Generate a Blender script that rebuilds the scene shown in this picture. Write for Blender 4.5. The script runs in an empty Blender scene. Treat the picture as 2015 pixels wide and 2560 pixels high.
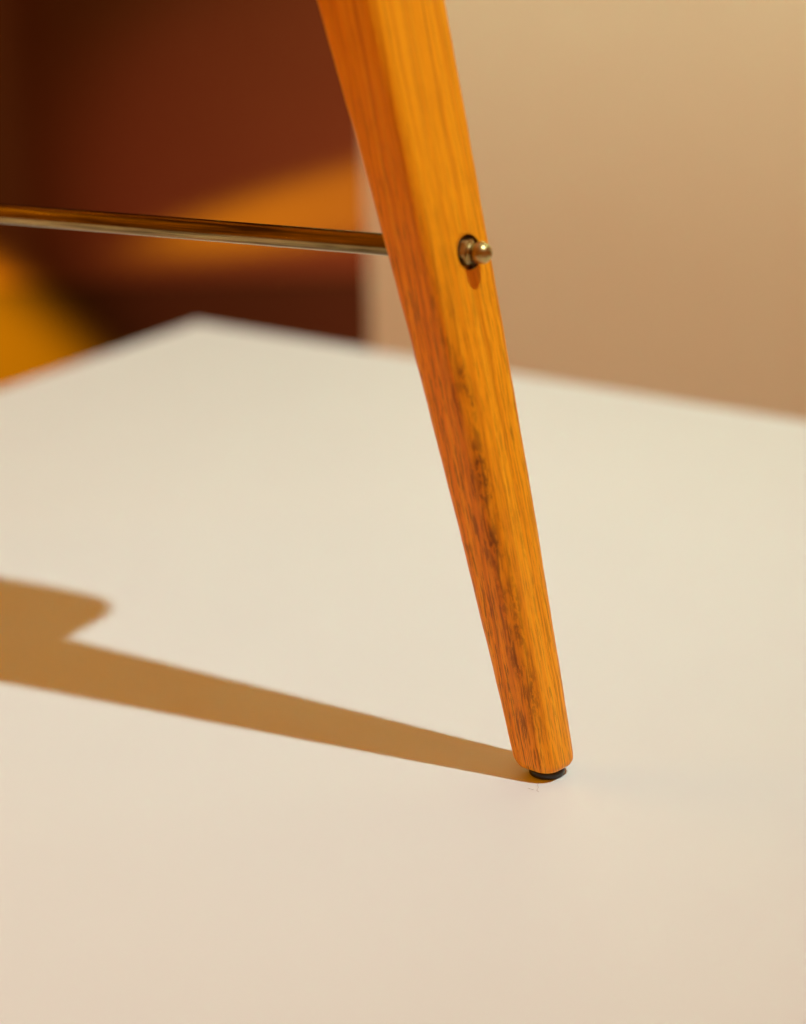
import bpy, bmesh, math
from mathutils import Vector, Matrix

R = math.radians
scene = bpy.context.scene
col = scene.collection

# ------------------------------------------------------------------ camera
cam_d = bpy.data.cameras.new('camera')
cam_d.sensor_fit = 'VERTICAL'
cam_d.sensor_height = 36.0
cam_d.lens = 85.0
cam_d.clip_start = 0.05
cam_d.clip_end = 60.0
cam_d.dof.use_dof = True
cam_d.dof.focus_distance = 1.205
cam_d.dof.aperture_fstop = 2.8
cam = bpy.data.objects.new('camera', cam_d)
cam.location = (-0.06805, -1.1002, 0.52137)
cam.rotation_euler = (Matrix.Rotation(R(90 - 19), 3, 'X') @ Matrix.Rotation(R(-1.5), 3, 'Z')).to_euler()
col.objects.link(cam)
scene.camera = cam

# ------------------------------------------------------------------ world and lamps
world = bpy.data.worlds.new('World')
scene.world = world
world.use_nodes = True
bg = world.node_tree.nodes['Background']
bg.inputs[0].default_value = (1.0, 0.295, 0.0, 1)
bg.inputs[1].default_value = 0.43


def look(obj, target):
    d = Vector(target) - obj.location
    obj.rotation_euler = d.to_track_quat('-Z', 'Y').to_euler()


def spot(name, loc, target, power, color, size, blend, radius):
    l = bpy.data.lights.new(name, 'SPOT')
    l.energy = power
    l.color = color
    l.spot_size = R(size)
    l.spot_blend = blend
    l.shadow_soft_size = radius
    o = bpy.data.objects.new(name, l)
    o.location = loc
    look(o, target)
    col.objects.link(o)
    return o


def area(name, loc, target, power, color, sx, sy):
    l = bpy.data.lights.new(name, 'AREA')
    l.shape = 'RECTANGLE'
    l.size, l.size_y = sx, sy
    l.energy = power
    l.color = color
    o = bpy.data.objects.new(name, l)
    o.location = loc
    look(o, target)
    col.objects.link(o)
    return o


# gallery spotlight on the stand: from the right and slightly in front, steep
LAZ, LEL, LD = R(31.8), R(66.3), 4.5
key_pos = Vector((LD * math.cos(LEL) * math.cos(LAZ), -LD * math.cos(LEL) * math.sin(LAZ), LD * math.sin(LEL)))
spot('gallery_spotlight', key_pos, (-1.05, 0.80, 0), 750, (0.70, 0.93, 0.98), 50, 1.0, 0.045)
# added amber fill for the room's ambient light, from the left
area('amber_fill_left', (-2.5, 1.0, 1.5), (0, 0.1, 0.1), 17, (1.0, 0.46, 0.0), 1.8, 1.8)
# added strip fill, out of view, to brighten the tan wall
w = area('wall_fill', (0.23, 0.80, 1.65), (0.405, 1.05, 0.85), 18, (0.35, 1.0, 0.78), 1.8, 0.06)
w.data.spread = R(44)
# added spots, out of view, shaping the light patches on the back wall
spot('recess_wash_fill', (0.30, 1.36, -0.30), (-0.01, 1.95, -0.17), 46, (1.0, 0.46, 0.70), 55, 0.35, 0.03)
spot('recess_band_fill', (-1.90, 1.72, -0.45), (-0.02, 1.95, -0.090), 5400, (0.76, 1.0, 0.0), 3.8, 0.8, 0.01)
spot('recess_corner_fill', (-1.20, 0.90, 0.60), (-0.80, 1.95, -0.65), 2100, (0.92, 1.0, 0.0), 36, 0.35, 0.02)

scene.cycles.use_adaptive_sampling = False
scene.cycles.sampling_pattern = 'TABULATED_SOBOL'
scene.cycles.use_denoising = True
scene.view_settings.view_transform = 'Standard'
scene.view_settings.look = 'None'
scene.view_settings.exposure = 0.0
scene.view_settings.gamma = 1.0
scene.view_settings.use_curve_mapping = False


# ------------------------------------------------------------------ helpers
def tag(o, label=None, cat=None, group=None, kind=None):
    if label: o['label'] = label
    if cat: o['category'] = cat
    if group: o['group'] = group
    if kind: o['kind'] = kind
    return o


def link_mesh(name, bm, mat, parent=None, smooth=True, angle=35):
    me = bpy.data.meshes.new(name)
    bmesh.ops.recalc_face_normals(bm, faces=bm.faces[:])
    bm.to_mesh(me)
    bm.free()
    me.materials.append(mat)
    if smooth:
        me.shade_smooth()
        me.set_sharp_from_angle(angle=R(angle))
    o = bpy.data.objects.new(name, me)
    col.objects.link(o)
    if parent is not None:
        o.parent = parent
    return o


class NT:
    def __init__(self, name):
        self.m = bpy.data.materials.new(name)
        self.m.use_nodes = True
        self.t = self.m.node_tree
        self.b = self.t.nodes['Principled BSDF']

    def n(self, kind, **kw):
        nd = self.t.nodes.new(kind)
        for k, v in kw.items():
            if k.startswith('in_'):
                key = k[3:]
                key = int(key) if key.isdigit() else key.replace('_', ' ')
                s = nd.inputs[key]
                if hasattr(v, 'is_output') or isinstance(v, bpy.types.NodeSocket):
                    self.t.links.new(v, s)
                else:
                    s.default_value = v
            else:
                setattr(nd, k, v)
        return nd

    def link(self, a, b):
        self.t.links.new(a, b)

    def math(self, op, a, b=None, c=None, clamp=False):
        nd = self.t.nodes.new('ShaderNodeMath')
        nd.operation = op
        nd.use_clamp = clamp
        for i, v in enumerate((a, b, c)):
            if v is None: continue
            if isinstance(v, (int, float)): nd.inputs[i].default_value = v
            else: self.t.links.new(v, nd.inputs[i])
        return nd.outputs[0]

    def ramp(self, fac, stops, interp='LINEAR'):
        nd = self.t.nodes.new('ShaderNodeValToRGB')
        nd.color_ramp.interpolation = interp
        e = nd.color_ramp.elements
        while len(e) < len(stops): e.new(0.5)
        for i, (p, c) in enumerate(stops):
            e[i].position = p
            e[i].color = (*c, 1) if len(c) == 3 else c
        self.t.links.new(fac, nd.inputs[0])
        return nd.outputs[0]

    def mix(self, fac, a, b, mode='MIX'):
        nd = self.t.nodes.new('ShaderNodeMix')
        nd.data_type = 'RGBA'
        nd.blend_type = mode
        for s, v in ((nd.inputs[0], fac), (nd.inputs[6], a), (nd.inputs[7], b)):
            if isinstance(v, (int, float)): s.default_value = v
            elif isinstance(v, tuple): s.default_value = (*v, 1)
            else: self.t.links.new(v, s)
        return nd.outputs[2]

    def noise(self, vec, scale, detail=3, rough=0.55, dist=0.0):
        nd = self.t.nodes.new('ShaderNodeTexNoise')
        nd.inputs['Scale'].default_value = scale
        nd.inputs['Detail'].default_value = detail
        nd.inputs['Roughness'].default_value = rough
        nd.inputs['Distortion'].default_value = dist
        self.t.links.new(vec, nd.inputs['Vector'])
        return nd.outputs[0]

    def scaled(self, vec, s):
        nd = self.t.nodes.new('ShaderNodeMapping')
        nd.inputs['Scale'].default_value = s
        self.t.links.new(vec, nd.inputs[0])
        return nd.outputs[0]

    def bump(self, h, strength, dist):
        nd = self.t.nodes.new('ShaderNodeBump')
        nd.inputs['Strength'].default_value = strength
        nd.inputs['Distance'].default_value = dist
        self.t.links.new(h, nd.inputs['Height'])
        self.t.links.new(nd.outputs[0], self.b.inputs['Normal'])


def set_b(t, rough=0.5, metal=0.0, spec=0.5):
    t.b.inputs['Roughness'].default_value = rough
    t.b.inputs['Metallic'].default_value = metal
    t.b.inputs['Specular IOR Level'].default_value = spec


# ------------------------------------------------------------------ materials
def mat_paint(name, c1, c2, rough, scale=6.0, bump=0.02, spec=0.3):
    t = NT(name)
    set_b(t, rough, 0, spec)
    co = t.n('ShaderNodeTexCoord').outputs['Object']
    n1 = t.noise(co, scale, 4)
    t.link(t.mix(t.ramp(n1, [(0.3, (0, 0, 0)), (0.7, (1, 1, 1))]), c1, c2), t.b.inputs['Base Color'])
    n2 = t.noise(co, 420, 2)
    if bump:
        t.bump(n2, bump, 0.001)
    return t.m


M_plinth = mat_paint('white_plinth_paint', (0.775, 0.770, 0.725), (0.795, 0.790, 0.745), 0.55, 3.0, 0.03, 0.25)
M_wall = mat_paint('tan_wall_paint', (0.83, 0.49, 0.35), (0.85, 0.51, 0.365), 0.8, 2.0, 0.0, 0.2)
M_brown = mat_paint('brown_wall_paint', (0.080, 0.018, 0.004), (0.090, 0.021, 0.005), 0.95, 2.0, 0.0, 0.0)
M_shade = mat_paint('brown_wall_shade', (0.030, 0.0085, 0.002), (0.036, 0.010, 0.0025), 0.95, 2.0, 0.0, 0.0)  # darker copy of the wall brown, shade put into the colour
M_floor = mat_paint('brown_floor', (0.10, 0.045, 0.018), (0.13, 0.055, 0.02), 0.5, 3.0, 0.05, 0.3)


def mat_wood(name, worn=True):
    """attributes: edge = signed metres along the surface from the front arris, up = height"""
    t = NT(name)
    t.b.inputs['Coat Weight'].default_value = 0.05
    t.b.inputs['Coat Roughness'].default_value = 0.35
    set_b(t, 0.45, 0, 0.2)
    ed = t.n('ShaderNodeAttribute', attribute_name='edge').outputs['Fac']
    up = t.n('ShaderNodeAttribute', attribute_name='up').outputs['Fac']
    sl = t.math('MULTIPLY_ADD', up, 0.055, ed)         # the grain runs at a slight angle to the arris
    vec = t.n('ShaderNodeCombineXYZ', in_0=sl, in_1=up, in_2=0.0).outputs[0]
    # broad growth bands, long and wavering
    wob = t.noise(t.scaled(vec, (40, 9, 1)), 1.0, 3)
    band_in = t.math('MULTIPLY_ADD', wob, 0.006, sl)
    bvec = t.n('ShaderNodeCombineXYZ', in_0=band_in, in_1=up, in_2=0.0).outputs[0]
    broad = t.noise(t.scaled(bvec, (330, 3.0, 1)), 1.0, 2, 0.5)
    fine = t.noise(t.scaled(bvec, (950, 10, 1)), 1.0, 4, 0.6)
    pores = t.noise(t.scaled(bvec, (1600, 55, 1)), 1.0, 3, 0.6)
    blot = t.noise(t.scaled(vec, (70, 28, 1)), 1.0, 4, 0.6)
    base = t.ramp(broad, [(0.30, (0.66, 0.185, 0.002)), (0.43, (0.91, 0.300, 0.003)),
                          (0.56, (0.96, 0.355, 0.006)), (0.72, (0.97, 0.41, 0.014))])
    base = t.mix(t.ramp(fine, [(0.34, (0.65, 0.65, 0.65)), (0.47, (0, 0, 0))]), base, (0.50, 0.130, 0.002))
    base = t.mix(t.ramp(blot, [(0.52, (0, 0, 0)), (0.80, (0.40, 0.40, 0.40))]), base, (0.62, 0.18, 0.002))
    if worn:
        # open pores show on the lower half, where the varnish is thin
        low = t.ramp(up, [(0.0, (1, 1, 1)), (0.22, (0.75, 0.75, 0.75)), (0.34, (0.15, 0.15, 0.15))])
        pm = t.math('MULTIPLY', t.ramp(pores, [(0.33, (1, 1, 1)), (0.44, (0, 0, 0))]), low)
        base = t.mix(t.math('MULTIPLY', pm, 0.85), base, (0.24, 0.070, 0.004))
        # dark handling stains that follow the arris in broken patches
        aw = t.noise(t.scaled(vec, (30, 22, 1)), 1.0, 3, 0.6)
        cen = t.math('MULTIPLY_ADD', aw, 0.016, -0.0075)
        d = t.math('ABSOLUTE', t.math('SUBTRACT', ed, cen))
        near = t.math('SUBTRACT', 1.0, t.math('DIVIDE', d, 0.0060), clamp=True)
        patch = t.noise(t.scaled(vec, (300, 110, 1)), 1.0, 7, 0.74)
        long_p = t.noise(t.scaled(vec, (120, 34, 1)), 1.0, 2, 0.5)
        pv = t.math('MULTIPLY', t.ramp(patch, [(0.47, (0, 0, 0)), (0.535, (1, 1, 1))]),
                    t.ramp(long_p, [(0.40, (0.05, 0.05, 0.05)), (0.54, (1, 1, 1))]))
        zone = t.ramp(t.math('MULTIPLY', up, 2.5), [(0.05, (0, 0, 0)), (0.13, (0.85, 0.85, 0.85)), (0.52, (1, 1, 1)), (0.64, (0, 0, 0))])
        st = t.math('MULTIPLY', t.math('MULTIPLY', t.math('POWER', near, 0.6), pv), zone)
        halo = t.math('SUBTRACT', 1.0, t.math('DIVIDE', d, 0.012), clamp=True)
        hz = t.math('MULTIPLY', t.math('MULTIPLY', halo, zone), t.ramp(long_p, [(0.3, (0.2, 0.2, 0.2)), (0.6, (1, 1, 1))]))
        base = t.mix(t.math('MULTIPLY', hz, 0.75), base, (0.50, 0.115, 0.002))
        base = t.mix(t.math('MULTIPLY', st, 0.90), base, (0.120, 0.034, 0.005))
        # short dark pore streaks, denser on the side face
        sk = t.noise(t.scaled(bvec, (820, 48, 1)), 1.0, 3, 0.6)
        side = t.ramp(t.math('MULTIPLY_ADD', ed, 20.0, 0.5), [(0.42, (0.45, 0.45, 0.45)), (0.58, (1, 1, 1))])
        sk2 = t.math('MULTIPLY', t.math('MULTIPLY', t.ramp(sk, [(0.535, (0, 0, 0)), (0.61, (1, 1, 1))]), side), low)
        base = t.mix(t.math('MULTIPLY', sk2, 0.80), base, (0.20, 0.060, 0.003))
        # nicks and specks
        sp = t.noise(t.scaled(vec, (520, 210, 1)), 1.0, 3, 0.55)
        sm = t.math('MULTIPLY', t.ramp(sp, [(0.69, (0, 0, 0)), (0.74, (1, 1, 1))]), low)
        back = t.ramp(t.math('MULTIPLY', ed, 20.0), [(0.28, (0.25, 0.25, 0.25)), (0.42, (1, 1, 1))])
        base = t.mix(t.math('MULTIPLY', t.math('MULTIPLY', sm, back), 0.85), base, (0.06, 0.025, 0.008))
    t.link(base, t.b.inputs['Base Color'])
    t.bump(t.math('ADD', t.math('MULTIPLY', pores, 0.6), fine), 0.25, 0.0006)
    return t.m


M_wood = mat_wood('varnished_wood')
M_wood_plain = mat_wood('varnished_wood_board', False)


def mat_brass(name, c1, c2, r1, r2, along):
    t = NT(name)
    set_b(t, 0.3, 1.0, 0.5)
    co = t.n('ShaderNodeTexCoord').outputs['Object']
    s = t.noise(t.scaled(co, along), 1.0, 5, 0.65)
    t.link(t.mix(t.ramp(s, [(0.35, (0, 0, 0)), (0.65, (1, 1, 1))]), c1, c2), t.b.inputs['Base Color'])
    rr = t.n('ShaderNodeMapRange', in_0=s, in_3=r1, in_4=r2).outputs[0]
    t.link(rr, t.b.inputs['Roughness'])
    t.bump(s, 0.05, 0.0004)
    return t.m


M_rod = mat_brass('aged_brass_rod', (0.075, 0.045, 0.018), (0.44, 0.30, 0.12), 0.16, 0.34, (14, 420, 420))
M_nut = mat_brass('brass_nut', (0.32, 0.22, 0.08), (0.54, 0.40, 0.17), 0.26, 0.42, (220, 220, 220))
t = NT('black_rubber'); set_b(t, 0.34, 0, 0.5); t.b.inputs['Base Color'].default_value = (0.016, 0.013, 0.007, 1)
M_rubber = t.m
t = NT('grey_lint'); set_b(t, 0.9, 0, 0.1); t.b.inputs['Base Color'].default_value = (0.42, 0.33, 0.24, 1)
M_lint = t.m
t = NT('dark_hole_wood'); set_b(t, 0.8, 0, 0.1); t.b.inputs['Base Color'].default_value = (0.10, 0.035, 0.006, 1)
M_hole = t.m

# ------------------------------------------------------------------ the setting
PC = Vector((-0.2420, 0.9370, 0))
P = Vector((0.8110, -0.5850, 0)).normalized()        # along the plinth's right-hand back edge
Q = Vector((-P.y, P.x, 0)) * -1                    # along its left-hand back edge
FLOOR = -0.9


def prism(pts, z0, z1):
    bm = bmesh.new()
    lo = [bm.verts.new((x, y, z0)) for x, y in pts]
    hi = [bm.verts.new((x, y, z1)) for x, y in pts]
    n = len(pts)
    bm.faces.new(lo[::-1]); bm.faces.new(hi)
    for i in range(n):
        bm.faces.new((lo[i], lo[(i + 1) % n], hi[(i + 1) % n], hi[i]))
    return bm


def quad(a, b, c, d):
    return [(v.x, v.y) for v in (a, b, c, d)]


bm = prism([(-4, -4), (4, -4), (4, 4), (-4, 4)], FLOOR - 0.1, FLOOR)
tag(link_mesh('floor', bm, M_floor, smooth=False), kind='structure')

WL = Vector((-0.097, 1.333, 0))                    # left-hand end of the tan wall
bm = prism(quad(WL, WL + P * 2.6, WL + P * 2.6 - Q * 0.12, WL - Q * 0.12), FLOOR, 1.9)
tag(link_mesh('wall_right', bm, M_wall, smooth=False), kind='structure')

bm = prism([(-2.2, 1.95), (0.9, 1.95), (0.9, 2.05), (-2.2, 2.05)], FLOOR, 1.9)
tag(link_mesh('wall_back', bm, M_brown, smooth=False), kind='structure')

bm = prism([(-2.2, 1.940), (0.9, 1.940), (0.9, 1.948), (-2.2, 1.948)], FLOOR, -0.205)  # thin dark board standing in for the shade low on the back wall
tag(link_mesh('wall_shade_board', bm, M_shade, smooth=False), kind='structure')

# plinth: a white box with softly eased top edges
A, B = 1.5, 1.25
bm = prism(quad(PC, PC + P * A, PC + P * A + Q * B, PC + Q * B), FLOOR, 0.0)
es = [e for e in bm.edges if all(v.co.z > -0.01 for v in e.verts) or abs(e.verts[0].co.z - e.verts[1].co.z) > 0.1]
bmesh.ops.bevel(bm, geom=es, offset=0.003, segments=3, affect='EDGES', profile=0.5)
plinth = link_mesh('plinth', bm, M_plinth)
tag(plinth, 'white painted plinth under the wooden stand', 'plinth')

# ------------------------------------------------------------------ the wooden stand
AZ = R(29)
RD = Vector((-math.cos(AZ), math.sin(AZ), 0))      # along the rod, from this leg to the other
ND = Vector((math.sin(AZ), math.cos(AZ), 0))       # across it, to the back
F1 = Vector((math.cos(R(42)), -math.sin(R(42)), 0))   # outer face
F2 = Vector((-math.sin(R(42)), -math.cos(R(42)), 0))  # side face towards the viewer
TOP = 0.50


def lerp(x, xs, ys):
    if x <= xs[0]: return ys[0]
    for i in range(1, len(xs)):
        if x <= xs[i]:
            k = (x - xs[i - 1]) / (xs[i] - xs[i - 1])
            return ys[i - 1] + (ys[i] - ys[i - 1]) * k
    return ys[-1]


ZS = [0.0, 0.06, 0.12, 0.19, 0.26, 0.32, 0.38, 0.46, 0.50]
W1 = [0.0262, 0.0306, 0.0350, 0.0400, 0.0447, 0.0487, 0.0528, 0.0582, 0.0612]
W2 = [0.0270, 0.0268, 0.0275, 0.0294, 0.0320, 0.0351, 0.0390, 0.0454, 0.0472]
RR = [0.0100, 0.0085, 0.0075, 0.0070, 0.0066, 0.0064, 0.0064, 0.0064, 0.0064]
OF = [-0.0004, 0.0115, 0.0238, 0.0388, 0.0544, 0.0684, 0.0828, 0.1028, 0.1130]

stand = bpy.data.objects.new('wooden_stand', None)
stand.empty_display_size = 0.1
col.objects.link(stand)
tag(stand, 'orange varnished wooden stand with tapered leg and brass rod on the white plinth', 'stand')


def ring(z, shrink=0.0):
    """rounded rectangle; returns [(point, signed arc length from the front arris)]"""
    w1, w2, r = lerp(z, ZS, W1) - 2 * shrink, lerp(z, ZS, W2) - 2 * shrink, lerp(z, ZS, RR)
    r = max(r - shrink, 0.002)
    c = RD * lerp(z, ZS, OF)
    pts = []
    N, E = 6, 6
    corners = ((1, 1, 0), (-1, 1, 90), (-1, -1, 180), (1, -1, 270))
    raw = []
    for ci, (s1, s2, a0) in enumerate(corners):
        cx, cy = s1 * (w2 / 2 - r), s2 * (w1 / 2 - r)
        for k in range(N + 1):
            a = R(a0 + 90 * k / N)
            raw.append((cx + r * math.cos(a), cy + r * math.sin(a)))
        nx = corners[(ci + 1) % 4]
        a = R(nx[2])
        ex, ey = nx[0] * (w2 / 2 - r) + r * math.cos(a), nx[1] * (w1 / 2 - r) + r * math.sin(a)
        sx, sy = raw[-1]
        for k in range(1, E):
            raw.append((sx + (ex - sx) * k / E, sy + (ey - sy) * k / E))
    # arc length, zero at the middle of the first corner
    L = [0.0]
    n = len(raw)
    for i in range(1, n + 1):
        L.append(L[-1] + math.dist(raw[i - 1], raw[i % n]))
    tot, z0 = L[n], L[N // 2]
    for i, (a, b) in enumerate(raw):
        s = L[i] - z0
        if s > tot / 2: s -= tot
        v = c + F1 * a + F2 * b
        pts.append((Vector((v.x, v.y, z)), s))
    return pts


def leg_mesh():
    bm = bmesh.new()
    ea = bm.verts.layers.float.new('edge')
    ua = bm.verts.layers.float.new('up')
    zb = 0.0046
    levels = []
    for k in range(7):                      # eased lower end
        a = R(90 * k / 6)
        levels.append((zb + 0.0055 * (1 - math.sin(a)), 0.0048 * (1 - math.cos(a))))
    levels = [(z, s) for z, s in levels][::-1]
    z = zb + 0.0055 + 0.004
    while z < TOP:
        levels.append((z, 0.0)); z += 0.004
    levels.append((TOP, 0.0))
    rows = []
    for z, s in levels:
        row = []
        for p, e in ring(z, s):
            # hand-worked surface: faint waves and small dents along the arrises
            k = 0.00007 * (math.sin(z * 71 + e * 60) + 0.7 * math.sin(z * 193 + e * 140 + 1.3) + 0.5 * math.sin(z * 431 - e * 310 + 0.4))
            d = Vector((p.x, p.y, 0)) - RD * lerp(z, ZS, OF)
            p = p + d.normalized() * k * min(1.0, z / 0.02)
            v = bm.verts.new(p); v[ea] = e; v[ua] = z
            row.append(v)
        rows.append(row)
    n = len(rows[0])
    for a, b in zip(rows, rows[1:]):
        for i in range(n):
            bm.faces.new((a[i], a[(i + 1) % n], b[(i + 1) % n], b[i]))
    bm.faces.new(rows[0][::-1]); bm.faces.new(rows[-1])
    return bm


ROD_Z = 0.2638
DROP = 0.014                                         # the rod sags a touch towards the other leg
axis_pt = RD * lerp(ROD_Z, ZS, OF) + Vector((0, 0, ROD_Z))


def frame_mat(origin, zdir):
    q = Vector(zdir).to_track_quat('Z', 'Y')
    return Matrix.Translation(origin) @ q.to_matrix().to_4x4()


def lathe(profile, seg=32, cap=True, hexa=None):
    """profile of (radius, z); returns a bmesh"""
    bm = bmesh.new()
    rows = []
    for r, z in profile:
        rows.append([bm.verts.new((r * math.cos(2 * math.pi * i / seg), r * math.sin(2 * math.pi * i / seg), z)) for i in range(seg)])
    for a, b in zip(rows, rows[1:]):
        for i in range(seg):
            bm.faces.new((a[i], a[(i + 1) % seg], b[(i + 1) % seg], b[i]))
    if cap:
        bm.faces.new(rows[0][::-1]); bm.faces.new(rows[-1])
    return bm


OUT = -RD                                            # the way the rod's end points
# where the rod's line leaves the outer face
half = lerp(ROD_Z, ZS, W2) / 2
exit_d = half / OUT.dot(F1)
exit_pt = axis_pt + OUT * exit_d
FN = (F1 + Vector((0, 0, 0.205))).normalized()       # the outer face leans with the leg

# the leg, with the counterbored hole for the nut really cut into it
leg = link_mesh('leg', leg_mesh(), M_wood, stand, angle=50)
leg.data.materials.append(M_hole)
bmc = lathe([(0.0085, -0.0085), (0.0085, 0.02)], 40)
bmc.transform(frame_mat(exit_pt, FN))
cutter = link_mesh('cutter', bmc, M_hole, smooth=False)
md = leg.modifiers.new('hole', 'BOOLEAN')
md.operation = 'DIFFERENCE'; md.solver = 'EXACT'; md.object = cutter
md.material_mode = 'TRANSFER'
dg = bpy.context.evaluated_depsgraph_get()
new_me = bpy.data.meshes.new_from_object(leg.evaluated_get(dg), preserve_all_data_layers=True, depsgraph=dg)
leg.modifiers.clear()
old = leg.data
leg.data = new_me
new_me.name = 'leg'
bpy.data.objects.remove(cutter, do_unlink=True)
new_me.set_sharp_from_angle(angle=R(50))
tag(leg, 'near leg with dark stains along its front edge')

# black rubber glide under the leg
bm = lathe([(0.0084, 0.0), (0.0090, 0.0005), (0.0092, 0.0018), (0.0089, 0.0030), (0.0078, 0.0049)], 40)
foot = link_mesh('foot_pad', bm, M_rubber, stand)
foot.location = (0.0004, 0.0, 0.0002)
foot_me = foot.data

# brass rod, from one leg to the other
SPAN = 0.78                                          # distance between the two feet
rod_len = SPAN - 2 * lerp(ROD_Z, ZS, OF)
bm = bmesh.new()
prof = [(0.0054, 0.0), (0.0054, rod_len)]
N = 60
rows = []
for k in range(N + 1):
    x = rod_len * k / N
    rows.append([bm.verts.new((x, 0.0054 * math.cos(2 * math.pi * i / 32), 0.0054 * math.sin(2 * math.pi * i / 32))) for i in range(32)])
for a, b in zip(rows, rows[1:]):
    for i in range(32):
        bm.faces.new((a[i], a[(i + 1) % 32], b[(i + 1) % 32], b[i]))
bm.faces.new(rows[0]); bm.faces.new(rows[-1])
rod = link_mesh('rod', bm, M_rod, stand)
rod.matrix_local = Matrix.Translation(axis_pt) @ Matrix.Rotation(math.atan2(RD.y, RD.x), 4, 'Z') @ Matrix.Rotation(DROP, 4, 'Y')

# washer and cap nut in the hole
bm = lathe([(0.0030, -0.0050), (0.0080, -0.0050), (0.0082, -0.0043), (0.0080, -0.0034), (0.0030, -0.0034)], 40, cap=False)
washer = link_mesh('washer', bm, M_nut, stand)
washer.matrix_local = frame_mat(exit_pt, FN)

bm = bmesh.new()
rows = []
prof = [(0.0068, -0.0075, 6), (0.0068, -0.0010, 6), (0.0062, 0.0006, 6), (0.0046, 0.0010, 0), (0.0042, 0.0020, 0)]
for k in range(11):                                   # ball end
    a = R(-52 + 142 * k / 10)
    prof.append((max(0.0054 * math.cos(a), 0.0001), 0.0062 + 0.0054 * math.sin(a), 0))
SEG = 36
for r, z, hx in prof:
    row = []
    for i in range(SEG):
        th = 2 * math.pi * i / SEG
        rr = r
        if hx:
            u = (th % (math.pi / 3)) - math.pi / 6
            rr = r * 0.90 / max(math.cos(u), 0.90)
        row.append(bm.verts.new((rr * math.cos(th), rr * math.sin(th), z)))
    rows.append(row)
for a, b in zip(rows, rows[1:]):
    for i in range(SEG):
        bm.faces.new((a[i], a[(i + 1) % SEG], b[(i + 1) % SEG], b[i]))
bm.faces.new(rows[0][::-1]); bm.faces.new(rows[-1])
nut = link_mesh('cap_nut', bm, M_nut, stand, angle=40)
nut_dir = OUT
nut.matrix_local = frame_mat(exit_pt, nut_dir)

# the other leg, turned about the middle of the span, and its own fittings
mid = RD * (SPAN / 2)
turn = Matrix.Translation(mid) @ Matrix.Rotation(math.pi, 4, 'Z') @ Matrix.Translation(-mid)
for src in (leg, foot, washer, nut):
    c = src.copy()
    col.objects.link(c)
    c.parent = stand
    c.matrix_local = turn @ src.matrix_local
    if src in (washer, nut): c.location.z -= DROP * rod_len
    if 'label' in c: del c['label']

# rail fixed to the back of the legs near their tops, above the picture
s0 = 0.1135
n0, n1 = 0.018, 0.0890
bm = bmesh.new()
z0, z1 = 0.414, 0.446
rc = 0.012
rcs = (0.026, 0.012, 0.012, 0.026)
out = []
for (s, n, a0, rc) in ((s0 + rcs[0], n1 - rcs[0], 90, rcs[0]), (s0 + rc, n0 + rc, 180, rc), (SPAN - s0 - rc, n0 + rc, 270, rc), (SPAN - s0 - rcs[3], n1 - rcs[3], 0, rcs[3])):
    for k in range(9):
        a = R(a0 + 90 * k / 8)
        v = RD * (s + rc * math.cos(a)) + ND * (n + rc * math.sin(a))
        out.append((v.x, v.y))
bm = prism(out, z0, z1)
el = bm.verts.layers.float.new('edge'); ul = bm.verts.layers.float.new('up')
for v in bm.verts:
    v[el] = v.co.dot(ND); v[ul] = v.co.dot(RD)
link_mesh('rail', bm, M_wood_plain, stand)

# a wisp of lint on the plinth by the foot
cu = bpy.data.curves.new('lint_fibre', 'CURVE')
cu.dimensions = '3D'
cu.bevel_depth = 0.00006
cu.bevel_resolution = 1
for pts in ([(-0.0040, -0.0062, 0.0002), (-0.0048, -0.0092, 0.0006), (-0.0045, -0.0125, 0.0008), (-0.0056, -0.0150, 0.0003), (-0.0046, -0.0165, 0.0002)],
            [(-0.0098, -0.0118, 0.0002), (-0.0080, -0.0140, 0.0005), (-0.0068, -0.0142, 0.0003)]):
    sp = cu.splines.new('POLY')
    sp.points.add(len(pts) - 1)
    for i, p in enumerate(pts): sp.points[i].co = (*p, 1)
tmp = bpy.data.objects.new('tmp', cu)
col.objects.link(tmp)
dg = bpy.context.evaluated_depsgraph_get()
me = bpy.data.meshes.new_from_object(tmp.evaluated_get(dg), depsgraph=dg)
bpy.data.objects.remove(tmp, do_unlink=True)
me.materials.clear(); me.materials.append(M_lint)
lint = bpy.data.objects.new('lint_fibre', me)
col.objects.link(lint)
tag(lint, 'tiny wisp of grey lint on the white plinth below the black foot', 'lint')

stand.location = (0.0005, 0.0055, 0)
